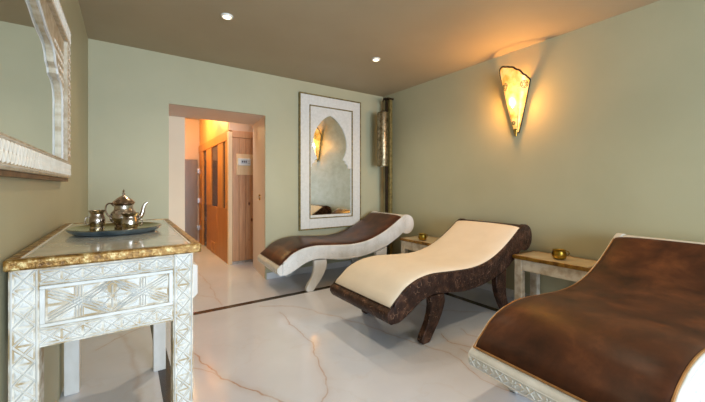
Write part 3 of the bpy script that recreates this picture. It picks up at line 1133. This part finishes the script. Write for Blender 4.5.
def bowl(label, x, y, z, r, ang):
    t = thing('brass_bowl', label, 'bowl', (x, y, z), ang, 'small brass bowls on the side tables')
    MB().lathe([(0, 0), (0.62 * r, 0), (0.80 * r, 0.10 * r), (0.98 * r, 0.45 * r), (0.97 * r, 0.85 * r), (0.86 * r, 1.12 * r), (0.86 * r, 1.24 * r), (0.96 * r, 1.34 * r), (0.92 * r, 1.36 * r),
                (0.80 * r, 1.22 * r), (0.90 * r, 0.80 * r), (0.88 * r, 0.45 * r), (0.60 * r, 0.10 * r), (0, 0.08 * r)], seg=28, close=False).build('body', M['bowlbrass'], t)
    MB().tube([(-0.92 * r, 0, 1.15 * r), (-1.18 * r, 0, 1.16 * r), (-1.26 * r, 0, 0.9 * r), (-1.12 * r, 0, 0.62 * r), (-0.96 * r, 0, 0.55 * r)], 0.07 * r, 8).build('handle', M['bowlbrass'], t)
    return t


bowl('small brass bowl on the side table below the arched mirror', 2.845, 2.71, 0.4795, 0.052, 2.6)
bowl('small brass bowl on the side table beside the foreground lounger', 2.955, 1.285, 0.5025, 0.056, 2.1)

# ------------------------------------------------------------------ console table
CX0, CX1, CY0, CY1, CZ = -0.275, 0.219, 1.262, 2.372, 0.900
LX0, LX1, LYF, LYR = -0.270, 0.197, 1.290, 2.345
ccx, ccy = (CX0 + CX1) / 2, (CY0 + CY1) / 2
ct = thing('console_table', 'white chip-carved console table with hammered gold rim by the left wall', 'table', (ccx, ccy, 0))


def cb_(x0, x1, y0, y1, z0, z1):
    return B(x0 - ccx, x1 - ccx, y0 - ccy, y1 - ccy, z0, z1)


LEGW = 0.064
legs = {}
for kx, (xa, xb) in (('l', (LX0, LX0 + LEGW)), ('r', (LX1 - LEGW, LX1))):
    for ky, (ya, yb) in (('f', (LYF, LYF + 0.070)), ('b', (LYR - 0.066, LYR))):
        legs[kx + ky] = cb_(xa, xb, ya, yb, 0, 0.868).build('leg', M['washfield'] if ky == 'f' else M['whitewash'], ct, 0.003)
# aprons
ax0, ax1 = LX0 + LEGW, LX1 - LEGW
FT = cb_(ax0, ax1, LYF + 0.002, LYF + 0.022, 0.814, 0.868).build('top_rail', M['washfield'], ct)
FB = cb_(ax0, ax1, LYF + 0.002, LYF + 0.022, 0.637, 0.692).build('bottom_rail', M['washfield'], ct)
cb_(LX0 + 0.003, LX0 + 0.022, LYF + 0.070, LYR - 0.066, 0.637, 0.868).build('side_apron', M['whitewash'], ct)
cb_(LX1 - 0.022, LX1 - 0.003, LYF + 0.070, LYR - 0.066, 0.637, 0.868).build('side_apron', M['whitewash'], ct)
cb_(ax0, ax1, LYR - 0.022, LYR - 0.003, 0.637, 0.868).build('back_apron', M['whitewash'], ct)
# carved end drawer
fy = LYF - ccy
dw = cb_(ax0 + 0.001, ax1 - 0.001, LYF + 0.008, LYF + 0.022, 0.693, 0.813).build('drawer', M['washfield'], ct)
NF = Vector((0, -1, 0))
dm = MB()
dx0, dx1, dz0, dz1 = ax0 - ccx, ax1 - ccx, 0.693, 0.813
for (a, b, c_, d) in ((dx0, dx1, dz0, dz0 + 0.010), (dx0, dx1, dz1 - 0.010, dz1), (dx0, dx0 + 0.012, dz0 + 0.010, dz1 - 0.010), (dx1 - 0.012, dx1, dz0 + 0.010, dz1 - 0.010)):
    dm.box(a, b, fy - 0.001, fy + 0.0079, c_, d)
dm.build('drawer_moulding', M['ridge'], dw, 0.002)
dc = MB()
yy = fy + 0.008


def R_(p, q, w_=0.005, h_=0.006):
    dc.ridge((p[0], yy, p[1]), (q[0], yy, q[1]), NF, w_, h_)


ix0, ix1, iz0, iz1 = dx0 + 0.014, dx1 - 0.014, dz0 + 0.012, dz1 - 0.012
wI = ix1 - ix0
zm = (iz0 + iz1) / 2
for k, f0 in enumerate((0.0, 1.0)):
    c0 = ix0 + wI * (0.235 if k == 0 else 0.765)
    hwX = wI * 0.225
    for o_ in (-0.009, 0.0, 0.009):
        R_((c0 - hwX, iz0 + 0.010 + o_), (c0 + hwX, iz1 - 0.010 + o_))
        R_((c0 - hwX, iz1 - 0.010 + o_), (c0 + hwX, iz0 + 0.010 + o_))
        R_((c0 + o_ * 0.8, iz0 + 0.002), (c0 + o_ * 0.8, zm - 0.012), 0.004)
        R_((c0 + o_ * 0.8, zm + 0.012), (c0 + o_ * 0.8, iz1 - 0.002), 0.004)
    for s1 in (-1, 1):
        for s2 in (-1, 1):
            dc.chip([(c0 + s1 * 0.012, yy, zm + s2 * 0.022), (c0 + s1 * 0.012, yy, zm + s2 * 0.044), (c0 + s1 * 0.046, yy, zm + s2 * 0.044)], NF, 0.004)
            dc.chip([(c0 + s1 * 0.036, yy, zm + s2 * 0.004), (c0 + s1 * 0.070, yy, zm + s2 * 0.004), (c0 + s1 * 0.070, yy, zm + s2 * 0.022)], NF, 0.004)
mc_ = ix0 + wI * 0.5
for q in range(8):
    an = PI * q / 4
    R_((mc_ + 0.006 * math.cos(an), zm + 0.006 * math.sin(an)), (mc_ + 0.036 * math.cos(an), zm + 0.036 * math.sin(an)), 0.006, 0.007)
for s1 in (-1, 1):
    for s2 in (-1, 1):
        R_((mc_ + s1 * 0.055, zm), (mc_, zm + s2 * 0.046), 0.004)
        R_((mc_ + s1 * 0.068, zm), (mc_ + s1 * 0.010, zm + s2 * 0.050), 0.004)
dc.build('carving', M['ridge'], dw)


def strip_carve(x0, x1, z0, z1, cell, y_, horizontal):
    """lattice of crosses with chip-cut triangles between two border beads, on a face looking to -Y"""
    m_ = MB()
    b = 0.006
    Lg = (x1 - x0) if horizontal else (z1 - z0)
    n = max(1, round(Lg / cell))
    c = Lg / n
    lo, hi = (z0 + b, z1 - b) if horizontal else (x0 + b + 0.003, x1 - b - 0.003)

    def P_(a, t_):
        return (x0 + a, y_, t_) if horizontal else (t_, y_, z0 + a)
    for i in range(n):
        a0, a1 = i * c, (i + 1) * c
        am, tm = (a0 + a1) / 2, (lo + hi) / 2
        m_.ridge(P_(a0, lo), P_(a1, hi), NF, 0.0055, 0.0045)
        m_.ridge(P_(a0, hi), P_(a1, lo), NF, 0.0055, 0.0045)
        k = 0.30
        g = (hi - lo)
        m_.chip([P_(am, tm + g * 0.12), P_(am - c * 0.27, hi - g * 0.08), P_(am + c * 0.27, hi - g * 0.08)], NF, 0.004)
        m_.chip([P_(am, tm - g * 0.12), P_(am - c * 0.27, lo + g * 0.08), P_(am + c * 0.27, lo + g * 0.08)], NF, 0.004)
        m_.chip([P_(a0 + c * 0.06, tm + g * 0.28), P_(a0 + c * 0.06, tm - g * 0.28), P_(am - c * 0.14, tm)], NF, 0.004)
        m_.chip([P_(a1 - c * 0.06, tm + g * 0.28), P_(a1 - c * 0.06, tm - g * 0.28), P_(am + c * 0.14, tm)], NF, 0.004)
    for t_ in (lo - 0.003, hi + 0.003):
        m_.ridge(P_(0, t_), P_(Lg, t_), NF, 0.005, 0.004)
    return m_


strip_carve(dx0, dx1, 0.816, 0.860, 0.046, fy + 0.002, True).build('carving', M['ridge'], FT)
strip_carve(dx0, dx1, 0.640, 0.690, 0.046, fy + 0.002, True).build('carving', M['ridge'], FB)
strip_carve(LX0 - ccx, LX0 + LEGW - ccx, 0.02, 0.862, 0.053, fy, False).build('carving', M['ridge'], legs['lf'])
strip_carve(LX1 - LEGW - ccx, LX1 - ccx, 0.02, 0.862, 0.053, fy, False).build('carving', M['ridge'], legs['rf'])
# drawers on the long side, seen edge-on
for y0, y1 in ((1.375, 1.81), (1.83, 2.265)):
    y0 -= ccy; y1 -= ccy
    xs = LX1 - ccx - 0.003
    z0, z1 = 0.668, 0.815
    m_ = MB()
    ch = 0.016
    A = [(xs, y0, z0), (xs, y1, z0), (xs, y1, z1), (xs, y0, z1)]
    Bv = [(xs + 0.018, y0, z0 + ch * .6), (xs + 0.018, y1, z0 + ch * .6), (xs + 0.018, y1, z1 - ch * .6), (xs + 0.018, y0, z1 - ch * .6)]
    Cv = [(xs + 0.034, y0 + ch, z0 + ch * 1.2), (xs + 0.034, y1 - ch, z0 + ch * 1.2), (xs + 0.034, y1 - ch, z1 - ch * 1.2), (xs + 0.034, y0 + ch, z1 - ch * 1.2)]
    VV = [[m_.bm.verts.new(p) for p in q] for q in (A, Bv, Cv)]
    m_.face(VV[0]); m_.face(VV[2])
    for p, q in zip(VV[:-1], VV[1:]):
        for k in range(4):
            m_.face([p[k], p[(k + 1) % 4], q[(k + 1) % 4], q[k]])
    dd = m_.build('drawer', M['whitewash'], ct, 0.002)
    kn = MB()
    kn.tube([(xs + 0.034, (y0 + y1) / 2, 0.742), (xs + 0.048, (y0 + y1) / 2, 0.742), (xs + 0.050, (y0 + y1) / 2, 0.742)], [0.006, 0.011, 0.004], 10)
    kn.build('knob', M['brass'], dd)
# top: rim, worn border and glossy inset
gr = MB()
rw = 0.030
gx0_, gx1_, gy0_, gy1_ = CX0 - ccx, CX1 - ccx, CY0 - ccy, CY1 - ccy
gr.box(gx0_, gx1_, gy0_, gy0_ + rw, 0.8685, CZ)
gr.box(gx0_, gx1_, gy1_ - rw, gy1_, 0.8685, CZ)
gr.box(gx0_, gx0_ + rw, gy0_ + rw, gy1_ - rw, 0.8685, CZ)
gr.box(gx1_ - rw, gx1_, gy0_ + rw, gy1_ - rw, 0.8685, CZ)
gr.build('gold_rim', M['goldrim'], ct, 0.006, seg=3)
cb_(CX0 + rw, CX1 - rw, CY0 + rw, CY1 - rw, 0.870, CZ - 0.0015).build('table_top', M['tabletop'], ct)
bd = MB()
for (a, b, c_, d) in ((gx0_ + rw, gx0_ + rw + .006, gy0_ + rw, gy1_ - rw), (gx1_ - rw - .006, gx1_ - rw, gy0_ + rw, gy1_ - rw)):
    bd.box(a, b, c_, d, CZ - 0.0014, CZ - 0.0002)
bd.build('glass_edge', M['plastic'], ct)

# ------------------------------------------------------------------ tray, teapot, glasses
TX, TY, TZ = -0.035, 1.805, CZ - 0.0012
tray = thing('serving_tray', 'round silver tray on the console table', 'tray', (TX, TY, TZ))
MB().lathe([(0, 0.010), (0.120, 0.010), (0.128, 0.013), (0.150, 0.017), (0.168, 0.026), (0.172, 0.025), (0.166, 0.019)], seg=56, close=False).build('dish', M['traysilver'], tray)
MB().lathe([(0.166, 0.0188), (0.172, 0.0245), (0.174, 0.022), (0.160, 0.008), (0.146, 0.002), (0.10, 0.0), (0, 0.0), (0, 0.0095)], seg=56, close=False).build('underside', M['trayrim'], tray)
sc_m = MB()
for k in range(28):
    a = 2 * PI * k / 28
    sc_m.petal((0.142 * math.cos(a), 0.142 * math.sin(a), 0.0150), (math.cos(a), math.sin(a), 0.2), (-math.sin(a), math.cos(a), 0), (0, 0, 1), 0.010, 0.008, 0.0015)
sc_m.build('chased_border', M['traysilver'], tray)
ZT = TZ + 0.0105
tp = thing('teapot', 'engraved silver teapot with domed lid on the round tray', 'teapot', (-0.010, 1.865, ZT), math.radians(-5))
MB().lathe([(0, 0.0), (0.034, 0.0), (0.036, 0.006), (0.030, 0.012), (0.042, 0.022), (0.053, 0.040), (0.055, 0.056), (0.048, 0.072), (0.038, 0.084), (0.036, 0.094), (0.037, 0.104), (0.043, 0.110), (0.040, 0.113), (0.0, 0.113)], seg=36, close=False).build('body', M['silver'], tp)
lid = MB().lathe([(0.044, 0.1135), (0.045, 0.118), (0.036, 0.128), (0.022, 0.140), (0.010, 0.147), (0.006, 0.150), (0.004, 0.153)], seg=32).build('lid', M['silverlid'], tp)
MB().lathe([(0.0, 0.1525), (0.004, 0.153), (0.007, 0.158), (0.004, 0.163), (0.003, 0.166), (0.005, 0.170), (0.002, 0.176), (0, 0.180)], seg=14).build('finial', M['silver'], lid)
sp_path = smooth_curve([(0.046, 0, 0.040), (0.064, 0, 0.048), (0.074, 0, 0.068), (0.078, 0, 0.092), (0.085, 0, 0.108), (0.094, 0, 0.116)], 4)
n_ = len(sp_path)
MB().tube(sp_path, [0.012 - 0.007 * k / (n_ - 1) for k in range(n_)], 12).build('spout', M['silver'], tp)
hd = smooth_curve([(-0.050, 0, 0.050), (-0.062, 0, 0.066), (-0.068, 0, 0.090), (-0.062, 0, 0.110), (-0.048, 0, 0.114), (-0.038, 0, 0.102)], 4)
MB().tube(hd, 0.0035, 8).build('handle', M['silverlid'], tp)


def glass_holder(label, x, y, ang, r=0.029, hgt=0.078):
    t = thing('tea_glass_holder', label, 'cup', (x, y, ZT), ang, 'silver tea cups on the tray')
    MB().lathe([(0, 0), (0.92 * r, 0), (0.95 * r, 0.05 * hgt), (0.86 * r, 0.12 * hgt), (1.0 * r, 0.25 * hgt), (1.06 * r, 0.45 * hgt), (0.98 * r, 0.62 * hgt), (0.84 * r, 0.74 * hgt),
                (0.86 * r, 0.84 * hgt), (1.08 * r, 0.96 * hgt), (1.12 * r, hgt), (1.06 * r, hgt), (0.80 * r, 0.84 * hgt), (0.78 * r, 0.74 * hgt), (0.92 * r, 0.5 * hgt), (0.8 * r, 0.12 * hgt), (0, 0.10 * hgt)],
               seg=28, close=False).build('body', M['silver'], t)
    MB().tube(smooth_curve([(-0.98 * r, 0, 0.60 * hgt), (-1.30 * r, 0, 0.66 * hgt), (-1.48 * r, 0, 0.46 * hgt), (-1.34 * r, 0, 0.26 * hgt), (-1.0 * r, 0, 0.26 * hgt)], 4), 0.0024, 7).build('handle', M['silver'], t)
    return t


glass_holder('silver tea cup on the tray left of the teapot', -0.108, 1.885, math.radians(-5), 0.029, 0.084)
glass_holder('silver tea cup on the tray in front of the teapot', 0.014, 1.748, math.radians(170), 0.031, 0.076)
